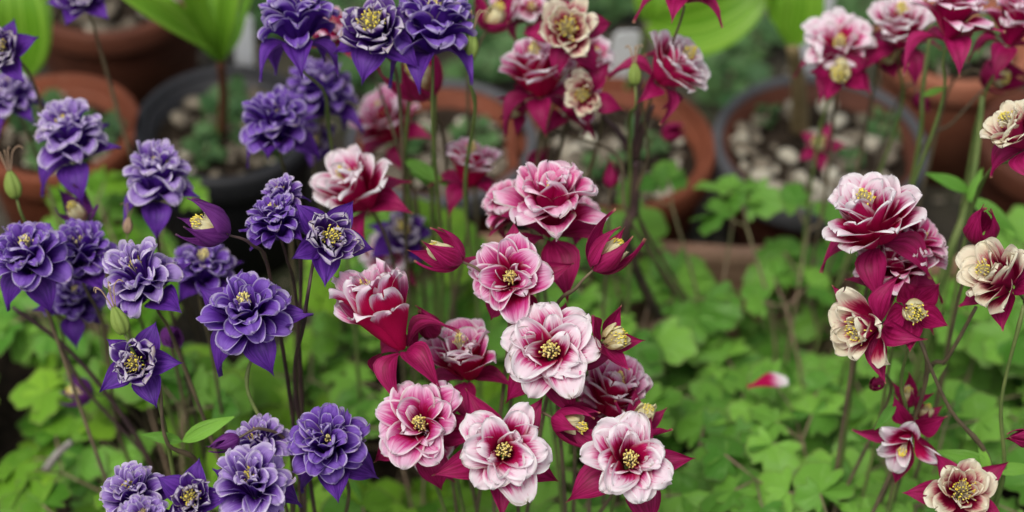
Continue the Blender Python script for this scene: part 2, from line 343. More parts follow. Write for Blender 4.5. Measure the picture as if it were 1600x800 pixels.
def leaf_on(root, o3, az, reach, h, size, rg, kind, n3=3):
    """petiole from the crown at the plant's base to a blade of three groups of leaflets"""
    d = Vector((math.cos(az), math.sin(az), 0)); tip = o3 + d * reach + Vector((0, 0, h))
    P = catmull([o3, o3 + d * reach * .3 + Vector((0, 0, h * .6)), tip], 5); parts = [tube(P, lambda t: .0013 - .0005 * t, 5)]
    lf = []
    for k in range(n3):
        a2 = az + (k - (n3 - 1) / 2) * R(70) + rg.uniform(-.2, .2); d2 = Vector((math.cos(a2), math.sin(a2), rg.uniform(-.05, .45))).normalized()
        l2 = size * rg.uniform(.5, .95); e = tip + d2 * l2
        parts.append(tube([tip, tip + d2 * l2 * .5, e], .0007, 4))
        m = 3 if rg.random() < .8 else 2
        for q in range(m):
            a3 = a2 + (q - (m - 1) / 2) * R(78) + rg.uniform(-.15, .15); d3 = Vector((math.cos(a3), math.sin(a3), rg.uniform(-.35, .3)))
            up = Vector((rg.uniform(-.8, .8), rg.uniform(-1.0, .5), 1)); lf.append((e, d3, up, size / .033 * rg.uniform(.62, 1.08)))
    V, F = merge(parts); leaf = link('leaf', mesh('petiole', V, F, M['petiole']), root)
    for e, d3, up, s in lf:
        link('leaflet', rg.choice(LEAFLETS[kind]), leaf, frame(e, d3, up) @ Matrix.Diagonal((s, s, s, 1)))
cols = [('at the left edge of the photo', -.40), ('under the purple flowers', -.25), ('between the purple and the pink flowers', -.09), ('under the pink and white flowers', .07), ('right of the pink and white flowers', .20), ('left of the cream flowers', .30), ('under the cream flowers at the right edge', .42)]
rows = [('bright columbine leaves lowest in the photo', .68), ('lobed green columbine leaves low in the bed', .78), ('green columbine leaves midway up the bed', .875), ('columbine leaves beside the wooden board', .94)]
rg = random.Random(21)
for ri, (rp, yy) in enumerate(rows):
    for ci, (cp, xx) in enumerate(cols):
        if ci == 0 and ri == 1: continue
        o3 = Vector((xx * (0.86 + .08 * ri) + rg.uniform(-.03, .03), yy + rg.uniform(-.02, .02), 0.008))
        root = bpy.data.objects.new('columbine_plant', None); COL.objects.link(root); root.location = o3
        tag(root, rp + ' ' + cp, 'plant', 'leafy columbine plants in the bed')
        n = 13 if ri < 3 else 10
        for k in range(n):
            az = 2 * math.pi * (k + rg.random() * .7) / n; hh = rg.uniform(.02, .16 if ri < 2 else .13) if ri < 3 else (rg.uniform(.05, .12) if ci == 4 else rg.uniform(.08, .15))
            leaf_on(root, Vector((0, 0, 0)), az, rg.uniform(.02, .075) if ri < 3 else rg.uniform(.01, .05), hh, rg.uniform(.027, .037), rg, 'leaf_y' if (ci < 3 and rg.random() < .7) else 'leaf', 3)
# leaves reaching over the board (right of the dark stem)
for (px, py, d, lab, kk) in ((1095, 325, 1.33, 'pale green lobed leaves in front of the orange pot beside the dark stem', 0), (1210, 355, 1.33, 'green heart-shaped leaves against the grey-rimmed pot', 1), (205, 315, 1.36, 'rounded yellow-green leaves below the terracotta pot at left', 2)):
    e = at(px, py, d); root = bpy.data.objects.new('columbine_plant', None); COL.objects.link(root); base = Vector((e.x + .01, e.y - .05, .008)); root.location = base
    tag(root, lab, 'plant', 'leafy columbine plants in the bed')
    rg2 = random.Random(40 + kk)
    for q in range(2):
        leaf_on(root, Vector((0, 0, 0)), math.atan2(.05, -.01) + (q - .5) * .9, .05, e.z - .01 + q * .012, .029, rg2, 'leaf' if kk < 2 else 'leaf_y', 2)
# weeds in the pots
def weed(c, r, sz, dx, dy, lab, seed, n=9, size=.016):
    rg2 = random.Random(seed); root = bpy.data.objects.new('seedling', None); COL.objects.link(root); root.location = (c.x + dx * r, c.y + dy * r, sz + .001); tag(root, lab, 'seedling', 'small green weeds in the pots')
    V, F = tube([Vector((0, 0, -.004)), Vector((0, 0, .006)), Vector((.002, 0, .012))], .001, 5); link('stem', mesh('weed_stem', V, F, M['petiole']), root)
    for i in range(n + 5):
        a = i * 2.4 + rg2.random(); d = Vector((math.cos(a), math.sin(a), rg2.uniform(.0, .9))); s = size / .033 * rg2.uniform(.4, .85)
        link('leaf', rg2.choice(LEAFLETS['leaf_w']), root, frame(Vector((0, 0, .004 + .006 * rg2.random())) + d * rg2.uniform(.002, size * .6), d + Vector((rg2.uniform(-.6, .6), rg2.uniform(-.6, .6), 0)), Vector((rg2.uniform(-.7, .7), rg2.uniform(-.9, .3), 1))) @ Matrix.Diagonal((s, s, s, 1)))
for c, dx, dy, lab, sd_, n, sz_ in (
    (potB, -.25, .2, 'dark green weeds at the back of the left terracotta pot', 1, 12, .026), (potB, .45, -.05, 'dark green weeds at the right of the left terracotta pot', 2, 12, .024), (potB, .1, -.45, 'dark green weeds at the front of the left terracotta pot', 3, 10, .022),
    (potD, .25, .05, 'dull green weeds in the middle of the black pot', 4, 11, .022), (potD, -.1, .35, 'dull green weeds left of the stem in the black pot', 5, 11, .024), (potD, -.2, -.3, 'dull green weeds at the front left of the black pot', 6, 9, .02), (potD, .6, -.2, 'dull green weeds at the right of the black pot', 66, 9, .022),
    (potE, .35, .1, 'small green weed at the right of the orange centre pot', 7, 10, .02), (potE, -.1, -.2, 'small green weed in the middle of the orange centre pot', 8, 9, .018), (potF, .3, .1, 'small green weed in the pot behind the upper pink flowers', 9, 9, .02), (potF, -.4, .1, 'small dark green weed at the left of the grey-rimmed pot in the centre', 99, 9, .022),
    (potA, .3, -.15, 'tiny green weed among the pebbles under the small red flower', 10, 7, .012), (potA, .6, .3, 'fresh green weed at the right of the pebble pot', 11, 12, .018), (potA, -.45, .5, 'tiny green weed at the back left of the pebble pot', 12, 7, .012),
    (potG, -.1, -.2, 'bluish green leaves filling the front of the pale terracotta pot', 13, 14, .028), (potG, .35, .1, 'bluish green leaves at the right of the pale terracotta pot', 14, 12, .026), (potC, -.2, -.2, 'mossy green weed in the brown pot at the top left', 15, 9, .018)):
    weed(*c, dx, dy, lab, sd_, n, sz_)
for i, (px, py, lab) in enumerate(((510, 60, 'leafy weed on the ground behind the leftmost top violet flowers'), (590, 120, 'leafy weed on the ground behind the very blurred pink flower'), (560, 20, 'dark weed on the ground at the top behind the violet flowers'), (760, 120, 'leafy weed on the ground between the seed pod and the tall pink cluster'),
    (770, 60, 'dark weed on the ground at the top right of the seed pod'), (715, 20, 'dark weed on the ground behind the rightmost top violet flower'), (960, 20, 'dark weed on the ground at the top above the white label'), (1180, 70, 'dark weed on the ground right of the broad top leaf'), (1140, 130, 'small weed on the ground left of the grey-rimmed pot'), (1350, 20, 'dark weed on the ground behind the pale pink top flowers'), (430, 40, 'dark weed on the ground right of the bright-leaved plant'), (640, 60, 'dark weed on the ground under the middle top violet flower'))):
    p = on_plane(px, py, .004); weed(p, 1.0, .003, 0, 0, lab, 400 + i, 16, .04)
# broad bright leaved plants
def strap_leaf(root, P, wmax, roll, tw=0.0, matk='lily'):
    C = catmull(P, 7); n = len(C); V, al, uv = [], [], []; m = 9
    side0 = None
    for i, p in enumerate(C):
        t = i / (n - 1); tg = (C[min(i + 1, n - 1)] - C[max(i - 1, 0)]).normalized()
        sd2 = tg.cross(roll).normalized(); nm = sd2.cross(tg)
        w = wmax * (0.14 + .86 * math.sin(math.pi * min(1, t * .95 + .05)) ** 1.15) * (1 if t < .92 else (1 - t) / .08 * .8 + .2)
        for k in range(m):
            s = k / (m - 1) * 2 - 1
            V.append(p + sd2 * (s * w) + nm * (abs(s) ** 1.5 * w * .35 + .0012 * math.sin(s * 9 + t * 3))); al.append(t); uv.append((k / (m - 1), t))
    return link('leaf', mesh('strap_leaf', V, grid_faces(m, n), M[matk], True, {'along': al}, uv), root)
def broad_plant(label, base, stem_top, rs, leaves, smat):
    root = bpy.data.objects.new('broad_leaf_plant', None); COL.objects.link(root); root.location = base; tag(root, label, 'plant', 'broad leaved plants in the pots')
    st = stem_top - base
    V, F = tube(catmull([Vector((0, 0, -.004)), st * .5 + Vector((.002, 0, 0)), st], 6), lambda t: rs * (1 - .35 * t), 10); link('stem', mesh('broad_stem', V, F, M[smat]), root)
    for P, w, roll in leaves: strap_leaf(root, [q - base for q in P], w, Vector(roll))
M['stem_red'] = simple('reddish_stem', (0.16, 0.05, 0.03), (0.24, 0.11, 0.05), 30, 0.5)
M['stem_tan'] = simple('tan_stem', (0.20, 0.15, 0.07), (0.28, 0.20, 0.10), 30, 0.6)
b = on_plane(345, 205, ZR - .016); st = at(345, 95, 1.36)
broad_plant('bright yellow-green broad-leaved plant in the black pot at top left', b, st, .0042, [
    ([st, at(300, 55, 1.30), at(225, 5, 1.26), at(120, -60, 1.25)], .0085, (0, -.5, 1)),
    ([st, at(320, 40, 1.33), at(290, -40, 1.30), at(262, -130, 1.30)], .0075, (.3, -.9, .5)),
    ([st, at(352, 30, 1.33), at(360, -40, 1.32), at(350, -140, 1.33)], .0075, (0, -1, .4)),
    ([st, at(372, 50, 1.37), at(395, -20, 1.40), at(410, -100, 1.42)], .008, (-.5, -.8, .3)),
    ([st, at(318, 62, 1.34), at(262, 10, 1.30), at(190, -40, 1.30)], .007, (.2, -.6, .9)), ([st, at(335, 35, 1.36), at(318, -30, 1.36), at(310, -120, 1.37)], .008, (.2, -.9, .4))], 'stem_red')
b = on_plane(25, 160, ZR - .016); st = at(22, 125, 1.36)
broad_plant('bright green broad leaf rising at the far left edge of the photo', b, st, .0035, [
    ([st, at(22, 70, 1.33), at(18, 0, 1.31), at(10, -90, 1.32)], .024, (0.1, -1, .4)),
    ([st, at(50, 90, 1.36), at(62, 30, 1.37), at(70, -30, 1.38)], .010, (0.1, -1, .4))], 'stem_g')
b = on_plane(1250, 200, ZR - .016); st = at(1238, 70, 1.38)
broad_plant('green leaf on a thick tan stem rising from the pebble pot', b, st, .0072, [
    ([st, at(1245, 35, 1.37), at(1250, -20, 1.36), at(1240, -120, 1.36)], .017, (0, -1, .4)),
    ([st, at(1225, 20, 1.38), at(1205, -40, 1.36), at(1150, -110, 1.36)], .014, (.4, -.8, .4))], 'stem_tan')
b = on_plane(975, 150, ZR - .016); st = at(1015, 35, 1.44)
broad_plant('broad bright green leaf at the top centre behind the crimson hanging sepals', b, st, .004, [
    ([st, at(1050, 40, 1.42), at(1105, 32, 1.40), at(1165, 0, 1.39), at(1220, -60, 1.39)], .023, (-.2, -.9, .5)),
    ([st, at(1030, 10, 1.43), at(1050, -40, 1.43), at(1060, -120, 1.43)], .022, (0, -1, .4))], 'stem_g')
# plant label sticks
def stick(label, p0, p1, w):
    d = p1 - p0; L = d.length; V, F = [], []
    pts = [(0, -.02), (w * .5, .0), (w * .5, L - w * .25), (w * .35, L - .0005), (-w * .35, L - .0005), (-w * .5, L - w * .25), (-w * .5, 0)]
    for t in (-.0005, .0005): V += [(x, t, y) for x, y in pts]
    n = len(pts); F = [tuple(range(n)), tuple(range(n, 2 * n))[::-1]] + [(i, i + n, (i + 1) % n + n, (i + 1) % n) for i in range(n)]
    o = link('plant_label', mesh('plant_label', V, F, M['white_p'], False)); o.location = p0
    zz = d.normalized(); yy = (FW - zz * FW.dot(zz)).normalized(); xx = yy.cross(zz); o.matrix_basis = Matrix(((xx.x, yy.x, zz.x, p0.x), (xx.y, yy.y, zz.y, p0.y), (xx.z, yy.z, zz.z, p0.z), (0, 0, 0, 1))) @ Matrix.Rotation(.3, 4, 'Z'); tag(o, label, 'label', 'white plastic plant labels'); return o
e = on_plane(962, 140, ZR - .02); stick('white plastic plant label leaning between two pale red flowers, top centre', e, at(982, 48, depth(e) - .045), .021)
e = on_plane(1262, 125, ZR - .02); stick('wide white plastic plant label at the top right behind a pink flower', e, at(1288, -60, depth(e) - .09), .026)
e = on_plane(383, 110, ZR - .02); stick('white plastic plant label beside the bright leaves in the black pot', e, at(380, 25, depth(e) - .045), .014)

# ---------------------------------------------------------------- columbine flower pieces (units: cm, head axis = +z, base at the origin)
def petal_mesh(mid, Wd, matk, seed, cup=.6, limbcup=.26, curl=.16, rip=.07, pointed=False, nu=11, claw=.24, lip=.62, wild=1.0):
    rg = random.Random(seed); na, nb = 6, 6
    if pointed: t = np.linspace(0, 1, 12) ** .9
    else: t = np.concatenate([np.linspace(0, lip, na, endpoint=False), lip + (1 - lip) * np.sin(np.linspace(0, R(87), nb + 1))])
    nv = len(t); P = bez(np.array(mid, float), t); P2 = bez(np.array(mid, float), np.clip(t + .01, 0, 1)) - bez(np.array(mid, float), np.clip(t - .01, 0, 1))
    T = P2 / (np.linalg.norm(P2, axis=1)[:, None] + 1e-9); N = np.stack([-T[:, 1], T[:, 0]], 1)          # towards the axis / the inside
    L = np.linalg.norm(np.diff(P, axis=0), axis=1).sum(); u = np.sin(np.linspace(-1, 1, nu) * R(80)) / math.sin(R(80)); ph, ph2, ph3 = [rg.uniform(0, 6.28) for _ in range(3)]; frill = wild * rg.uniform(.02, .055); fold = wild * rg.choice([0, 0, .12, -.1, .2]); asym = rg.uniform(-.15, .15); fr = rg.uniform(2.4, 4.2); bend = rg.uniform(-.16, .16)
    V, E, A, UV = [], [], [], []
    for j, v in enumerate(t):
        if pointed: sh = (claw + (1 - claw) * float(sm(0, .42, v))) * (1 - float(sm(.36, 1.0, v)) ** 1.15) ** .85 + .012
        else:
            sh = claw + (1 - claw) * float(sm(.10, lip, v)); q = min(1, max(0, (v - lip) / (1 - lip))); sh *= max(.002, 1 - q * q) ** .42
        hw = Wd / 2 * sh; c = cup * (1 - float(sm(.45, .8, v))) + limbcup * float(sm(.45, .8, v))
        for i, uu in enumerate(u):
            y = uu * hw * (1 + asym * v) + bend * Wd * v * v; h = c * hw * uu * uu * 1.2
            qv = max(0, (v - lip) / (1 - lip)); rad = math.sqrt(min(1, uu * uu * (1 - qv * qv) + qv * qv)) if v > lip else abs(uu)
            ed = (1 - rad) * min(hw if v <= lip else Wd / 2, Wd / 2)
            if not pointed:
                rim = math.exp(-ed / (.11 * Wd)) * float(sm(.40, .75, v)); h -= curl * rim * Wd * .42 * (.65 + .5 * math.sin(3.1 * uu + ph3)); y *= 1 + frill * math.sin(5 * v * 3.1 + ph3 + 2 * uu); h += fold * Wd * .5 * math.exp(-(uu * 3.2) ** 2) * float(sm(.3, .9, v))
            ww = rip * Wd * float(sm(.35, .95, v)) * (.25 + .75 * rad); h += ww * math.sin(fr * uu + ph) + ww * .6 * math.sin(2.1 * fr * uu + ph2 + 3 * v)
            pr = P[j, 0] + N[j, 0] * h; pz = P[j, 1] + N[j, 1] * h
            if v > lip and not pointed: k2 = frill * Wd * .7 * qv * math.sin(6.5 * uu + ph2); pr += T[j, 0] * k2; pz += T[j, 1] * k2
            V.append((pr * .01, y * .01, pz * .01)); E.append(ed / Wd * 1.2); A.append(v); UV.append((i / (nu - 1), v))
    F = [q[::-1] for q in grid_faces(nu, nv)]     # the inner side is the front side
    return mesh('sepal' if pointed else 'petal', V, F, M[matk], True, {'edge': E, 'along': A}, UV)
def anthers_mesh(n, zc, spread, h, matk, seed, r=.062):
    rg = random.Random(seed); parts, fil = [], []; n = int(n * 1.6); h *= 1.4; spread *= 1.3
    for i in range(n):
        q = spread * math.sqrt((i + .5) / n); a = i * 2.4 + rg.uniform(-.3, .3); z = zc + h * (.5 - (i + .5) / n) + rg.uniform(-.12, .12) * h
        v, f = blob(r * rg.uniform(.65, 1.25), (.8, .8, rg.uniform(1.2, 2.0)), rg, 6, 5); q *= rg.uniform(.7, 1.25); tx, ty = rg.uniform(-.6, .6), rg.uniform(-.6, .6)
        x, y = q * math.cos(a), q * math.sin(a); parts.append(([((x + p[0] + tx * p[2]) * .01, (y + p[1] + ty * p[2]) * .01, (z + p[2]) * .01) for p in v], f))
        fil.append(tube([Vector((x * .25, y * .25, zc - 1.6)) * .01, Vector((x * .5, y * .5, zc - .7)) * .01, Vector((x, y, z)) * .01], .0004, 4, False))
    V, F = merge(parts); V2, F2 = merge(fil)
    return mesh('anther_tuft', V, F, M[matk]), mesh('filament_tuft', V2, F2, M['filament'])
# kinds: list of petal layers (count, bezier midrib (r,z), width, options), sepals, stamens
ROSE = [(7, [(.22, .1), (.75, 1.4), (1.3, 2.85), (2.5, 2.4)], 1.85, dict(limbcup=.3)), (7, [(.2, .15), (.62, 1.6), (1.1, 3.0), (2.2, 2.8)], 1.62, dict(limbcup=.36, rip=.09)), (6, [(.2, .2), (.6, 1.5), (1.0, 2.9), (1.82, 3.0)], 1.3, dict(limbcup=.42, rip=.1)),
        (5, [(.2, .2), (.6, 1.3), (.86, 2.6), (1.45, 3.0)], 1.05, dict(limbcup=.45, rip=.13)), (4, [(.2, .2), (.5, 1.3), (.6, 2.2), (1.08, 2.8)], .68, dict(rip=.18))]
GOB = [(6, [(.3, .1), (1.25, .7), (1.5, 2.1), (2.5, 2.6)], 2.3, dict(wild=.4, rip=.05, curl=.12)), (6, [(.25, .15), (1.05, 1.0), (1.25, 2.6), (2.15, 3.15)], 2.1, dict(wild=.4, rip=.05, curl=.12)), (6, [(.22, .2), (.85, 1.2), (1.0, 2.9), (1.7, 3.5)], 1.75, dict(wild=.5, limbcup=.3)),
       (5, [(.2, .2), (.6, 1.4), (.75, 2.9), (1.2, 3.65)], 1.35, dict(limbcup=.35, wild=.6)), (4, [(.16, .2), (.45, 1.5), (.5, 2.9), (.75, 3.5)], .8, dict(rip=.12))]
TIER = [(6, [(.22, .1), (.9, .9), (1.3, 2.1), (2.45, 1.75)], 1.9, {}), (6, [(.2, .15), (.7, 1.3), (1.1, 2.7), (2.2, 2.4)], 1.8, {}), (6, [(.2, .15), (.6, 1.6), (.9, 3.0), (1.8, 2.95)], 1.65, {}),
        (5, [(.18, .2), (.5, 1.6), (.75, 3.1), (1.35, 3.35)], 1.35, dict(limbcup=.3)), (4, [(.16, .2), (.42, 1.6), (.55, 2.9), (.9, 3.45)], 1.0, dict(curl=.2, limbcup=.35))]
FULL = [(7, [(.22, .1), (1.0, .7), (1.6, 1.5), (2.3, .75)], 1.6, dict(limbcup=.34, rip=.11)), (8, [(.2, .15), (.9, 1.0), (1.55, 2.1), (2.28, 1.5)], 1.42, dict(limbcup=.36, rip=.11)), (8, [(.2, .15), (.8, 1.3), (1.4, 2.65), (2.08, 2.2)], 1.28, dict(limbcup=.4, rip=.12)),
        (7, [(.18, .2), (.65, 1.4), (1.2, 3.0), (1.8, 2.75)], 1.15, dict(limbcup=.42, rip=.13)), (7, [(.16, .2), (.5, 1.5), (.9, 3.15), (1.42, 3.1)], .98, dict(limbcup=.45, rip=.14)),
        (6, [(.14, .2), (.4, 1.5), (.65, 3.1), (1.05, 3.3)], .78, dict(limbcup=.45, rip=.16)), (5, [(.12, .2), (.3, 1.5), (.42, 2.9), (.7, 3.25)], .52, dict(rip=.2))]
CUP = [(6, [(.22, .1), (1.1, .8), (1.75, 1.9), (2.2, 2.3)], 1.75, dict(curl=.08, limbcup=.35)), (5, [(.2, .15), (.85, 1.0), (1.35, 2.1), (1.65, 2.6)], 1.45, dict(curl=.08, limbcup=.4)), (5, [(.18, .2), (.65, 1.1), (1.0, 2.1), (1.15, 2.6)], 1.0, dict(curl=.03, limbcup=.4))]
TIGHT = [(6, [(.22, .1), (1.0, .7), (1.65, 1.2), (1.85, 1.85)], 1.6, dict(curl=.1, limbcup=.42, rip=.09)), (6, [(.2, .1), (.85, .8), (1.4, 1.4), (1.52, 2.05)], 1.4, dict(curl=.1, limbcup=.45, rip=.1)),
         (6, [(.2, .1), (.7, .8), (1.1, 1.5), (1.2, 2.15)], 1.15, dict(curl=.1, limbcup=.5, rip=.12)), (5, [(.15, .1), (.5, .8), (.8, 1.5), (.9, 2.15)], .9, dict(curl=.1, limbcup=.5, rip=.14))]
BUD = [(5, [(.25, .1), (.8, .6), (1.0, 1.4), (.62, 2.2)], 1.15, dict(curl=0, limbcup=.5, rip=.05)), (5, [(.2, .1), (.6, .6), (.75, 1.4), (.42, 2.35)], .95, dict(curl=0, limbcup=.5, rip=.05))]
FEW = [(5, [(.22, .1), (.6, 1.0), (1.0, 2.2), (2.3, 2.4)], 1.7, {}), (4, [(.2, .1), (.5, 1.0), (.7, 2.2), (1.6, 2.7)], 1.3, {})]
SEP = {'droop': [(.25, 0), (1.0, .5), (1.9, .6), (2.6, -.6)], 'hang': [(.25, 0), (1.3, .5), (1.95, -.1), (2.15, -1.5)], 'spread': [(.25, 0), (1.1, .6), (2.1, 1.0), (3.0, .8)],
       'star': [(.25, 0), (1.2, .4), (2.3, .9), (3.2, .5)], 'half': [(.25, 0), (1.4, .3), (1.75, 1.7), (1.35, 3.5)], 'shut': [(.2, 0), (1.0, .3), (1.15, 1.5), (.1, 3.0)], 'cupped': [(.25, 0), (1.3, .3), (1.9, 1.3), (2.5, 2.2)]}
KIND = {  # layers, petal material, sepal material, sepal poses, sepal width, (anthers n, z, spread, h, mat), reference diameter cm, centre height cm
 'rose': (ROSE, 'rose', 'sep_r', ('droop', 'spread', 'hang'), 1.4, (28, 2.75, .32, .7, 'anther_old'), 4.8, 2.3), 'magenta': (TIER, 'magenta', 'sep_r', ('droop', 'spread', 'hang'), 1.4, (24, 2.7, .32, .5, 'anther_old'), 4.8, 2.2),
 'goblet': (GOB, 'rose', 'sep_r', ('droop', 'hang'), 1.5, (24, 3.4, .32, .5, 'anther_old'), 4.8, 2.5), 'pale_goblet': (GOB, 'white', 'sep_r', ('droop', 'hang'), 1.5, (24, 3.4, .34, .5, 'anther'), 4.8, 2.5), 'cream_goblet': (GOB, 'cream', 'sep_r', ('droop', 'spread'), 1.75, (26, 3.35, .5, .4, 'anther'), 4.8, 2.3),
 'white': (ROSE, 'white', 'sep_r', ('droop', 'hang', 'spread'), 1.4, (26, 2.75, .34, .55, 'anther_old'), 4.8, 2.3), 'cream': (CUP, 'cream', 'sep_r', ('spread', 'droop'), 1.4, (32, 2.5, .66, .5, 'anther'), 4.4, 1.8),
 'purple': (FULL, 'purple', 'sep_v', ('droop', 'hang', 'spread'), 1.75, (18, 2.85, .32, .3, 'anther_old'), 4.7, 2.1), 'lilac': (FULL, 'lilac', 'sep_v', ('droop', 'hang', 'spread'), 1.7, (20, 2.95, .42, .3, 'anther'), 4.7, 2.1),
 'star_p': (TIGHT, 'youngv', 'sep_v', ('star', 'spread'), 1.95, (30, 2.2, .55, .3, 'anther'), 3.6, 1.5), 'star_r': (BUD, 'budcream', 'sep_r', ('cupped', 'half'), 1.7, (30, 2.2, .5, .3, 'anther'), 3.6, 1.5),
 'bud_r': (BUD, 'budcream', 'sep_r', ('half', 'cupped'), 1.6, (22, 2.4, .36, .3, 'anther'), 3.5, 1.7), 'bud_p': (BUD, 'budcream', 'sep_m', ('half', 'cupped'), 1.75, (24, 2.5, .4, .3, 'anther'), 3.5, 1.7),
 'shut_r': ([], None, 'sep_r', ('shut',), 1.3, None, 2.3, 1.4), 'shut_p': ([], None, 'sep_m', ('shut',), 1.3, None, 2.3, 1.4), 'few': (FEW, 'white', 'sep_r', ('hang', 'droop'), 1.3, (14, 2.5, .25, .4, 'anther'), 4.6, 2.0)}
CACHE = {}
def cached(key, fn):
    if key not in CACHE: CACHE[key] = fn()
    return CACHE[key]
GROUPS = {'rose': 'pink and white double columbines', 'magenta': 'pink and white double columbines', 'white': 'pink and white double columbines', 'few': 'pink and white double columbines', 'goblet': 'pink and white double columbines', 'pale_goblet': 'pink and white double columbines', 'cream_goblet': 'cream and red columbines', 'cream': 'cream and red columbines', 'purple': 'purple double columbines', 'lilac': 'purple double columbines', 'star_p': 'purple double columbines'}
ROOTS = []
def build_stem(root, base, B, A, sm_, via, r0=.00125, leaves=()):
    """B head base, A head axis, base on the ground; via: optional (px, py, depth) points"""
    pts = [B + A * .001, B - A * .012 + FW * .004]
    if via: pts += [at(*q) for q in via]
    else: pts += [B - A * .022 + FW * .016 - Vector((0, 0, .022))]
    last = pts[-1]
    pts += [last.lerp(base, .45) + Vector((0, 0, .02)), base + Vector((0, 0, .06)), base + Vector((0, 0, -.006))]
    wr = random.Random(NUM[0] * 3 + 1)
    pts = pts[:2] + [p + Vector((wr.uniform(-.006, .006), wr.uniform(-.006, .006), 0)) for p in pts[2:-2]] + pts[-2:]
    C = catmull([p - base for p in pts], 6); nd = wr.uniform(.25, .55)
    V, F = tube(C, lambda t: r0 * (.5 + .5 * min(1, t * 1.6)) * (1 + .45 * math.exp(-((t - nd) / .02) ** 2)), 7)
    s = link('stem', mesh('flower_stem', V, F, M[sm_]), root); return s
def bract_mesh():
    def f():
        V, al, uv = [], [], []
        for j in range(8):
            t = j / 7; w = .0042 * math.sin(math.pi * t ** .8) + .0003
            for k in range(5): s = k / 2 - 1; V.append((s * w, t * .03, abs(s) * w * .4 - .006 * t * t)); al.append(t * .9); uv.append((k / 4, t))
        return mesh('stem_leaf', V, grid_faces(5, 8), M['leaf'], True, {'along': al}, uv)
    return cached('bract', f)
NUM = [0]
def flower(kind, px, py, dia, ax, d, label, stem='stem_p', via=None, root=None, twist=None, bracts=(), nsep=5, cat='flower', pose=None, seps=1.0, stretch=1.0):
    NUM[0] += 1; rg = random.Random(100 + NUM[0]); layers, pm, smt, poses, sw, ant, ref, zc = KIND[kind]
    if kind in ('purple', 'lilac'): ax = (ax[0] + rg.uniform(-.12, .12), ax[1] + .16, ax[2] - .06)
    A = camdir(ax); C = at(px, py, d); s = dia / 1600 * K * d / (ref * .01); B = C - A * (zc * .01 * s * stretch)
    if root is None and d < 1.08 and px < 1250 and py > 250:
        k = min((-.21, -.125, -.01, .035), key=lambda q: abs(q - B.x * .85 + rg.uniform(-.03, .03))); gx, gy = k + rg.uniform(-.012, .012), .68 + rg.uniform(-.012, .012)
    elif root is None: gx, gy = B.x * .93 + rg.uniform(-.02, .02) - A.x * .02, min(.965, max(.55, B.y + rg.uniform(-.01, .03) - A.y * .02))
    else: gx, gy = root
    base = Vector((gx, gy, .012)); E = bpy.data.objects.new('columbine_flower' if cat == 'flower' else 'columbine_bud', None); COL.objects.link(E); E.location = base
    tag(E, label, cat, GROUPS.get(kind, 'columbine buds'))
    zq = A.to_track_quat('Z', 'Y').to_matrix().to_4x4(); H = Matrix.Translation(B - base) @ zq @ Matrix.Rotation(twist if twist is not None else rg.random() * 6.28, 4, 'Z') @ Matrix.Diagonal((s, s, s * stretch, 1))
    loose, openn, tall = rg.uniform(.6, 1.2), rg.uniform(.94, 1.06), rg.uniform(.9, 1.12)
    for li, (n, mid, w, opt) in enumerate(layers):
        off = rg.random() * 6.28; n = max(3, n + rg.choice([-1, 0, 0, 0, 1])) if n > 4 else n; ls = rg.uniform(.93, 1.07); skip = rg.randrange(n) if rg.random() < .25 else -1
        for k in range(n):
            if k == skip: continue
            vi = rg.randrange(8)
            me = cached((kind, li, vi), lambda: petal_mesh([(p[0] * (1 + .05 * ((vi * 7 + li) % 3 - 1)), p[1]) for p in mid], w, pm, li * 131 + vi * 17 + len(kind), **opt))
            z = 1 + rg.uniform(-.1, .1)
            mw = H @ Matrix.Rotation(off + 2 * math.pi * (k + rg.uniform(-.3, .3)) / n, 4, 'Z') @ Matrix.Rotation(rg.uniform(-.2, .15) * loose, 4, 'Y') @ Matrix.Rotation(rg.uniform(-.17, .17) * loose, 4, 'X') @ Matrix.Rotation(rg.uniform(-.12, .12) * loose, 4, 'Z') @ Matrix.Diagonal((z * openn * ls, z * rg.uniform(.86, 1.12), tall * (1 + rg.uniform(-.08, .08)), 1))
            link('petal', me, E, mw)
    off = rg.random() * 6.28
    for k in range(nsep):
        po = (pose if (pose and (pose not in ('hang', 'droop') or rg.random() < .6)) else None) or rg.choice(poses); v = rg.randrange(3)
        me = cached((smt, po, v, sw), lambda: petal_mesh(SEP[po], sw, smt, v * 31 + 5, cup=.35, limbcup=.25, rip=.05, pointed=True, claw=.2))
        z = rg.uniform(.88, 1.1) * seps * (1.22 if kind in ('rose', 'white', 'goblet', 'pale_goblet', 'magenta', 'cream_goblet', 'cream') else 1.12 if kind in ('purple', 'lilac') else 1.0)
        link('sepal', me, E, H @ Matrix.Rotation(off + 2 * math.pi * (k + rg.uniform(-.12, .12)) / nsep, 4, 'Z') @ Matrix.Rotation(rg.uniform(-.14, .14), 4, 'X') @ Matrix.Rotation(rg.uniform(-.12, .12), 4, 'Y') @ Matrix.Diagonal((z, z, z, 1)))
    if ant:
        a, f = cached(('ant', kind), lambda: anthers_mesh(*ant, seed=len(kind)))
        fo = link('filament_tuft', f, E, H); link('anther_tuft', a, fo)
    st = build_stem(E, base, B, A, stem, via)
    for (bx, by, bd, ang2, bs) in bracts:
        p = at(bx, by, bd) - base; dv = camdir((math.cos(ang2), math.sin(ang2), .3)); link('stem_leaf', bract_mesh(), st, frame(p, dv, camdir((0, .3, 1))) @ Matrix.Diagonal((bs, bs, bs, 1)))
    return E
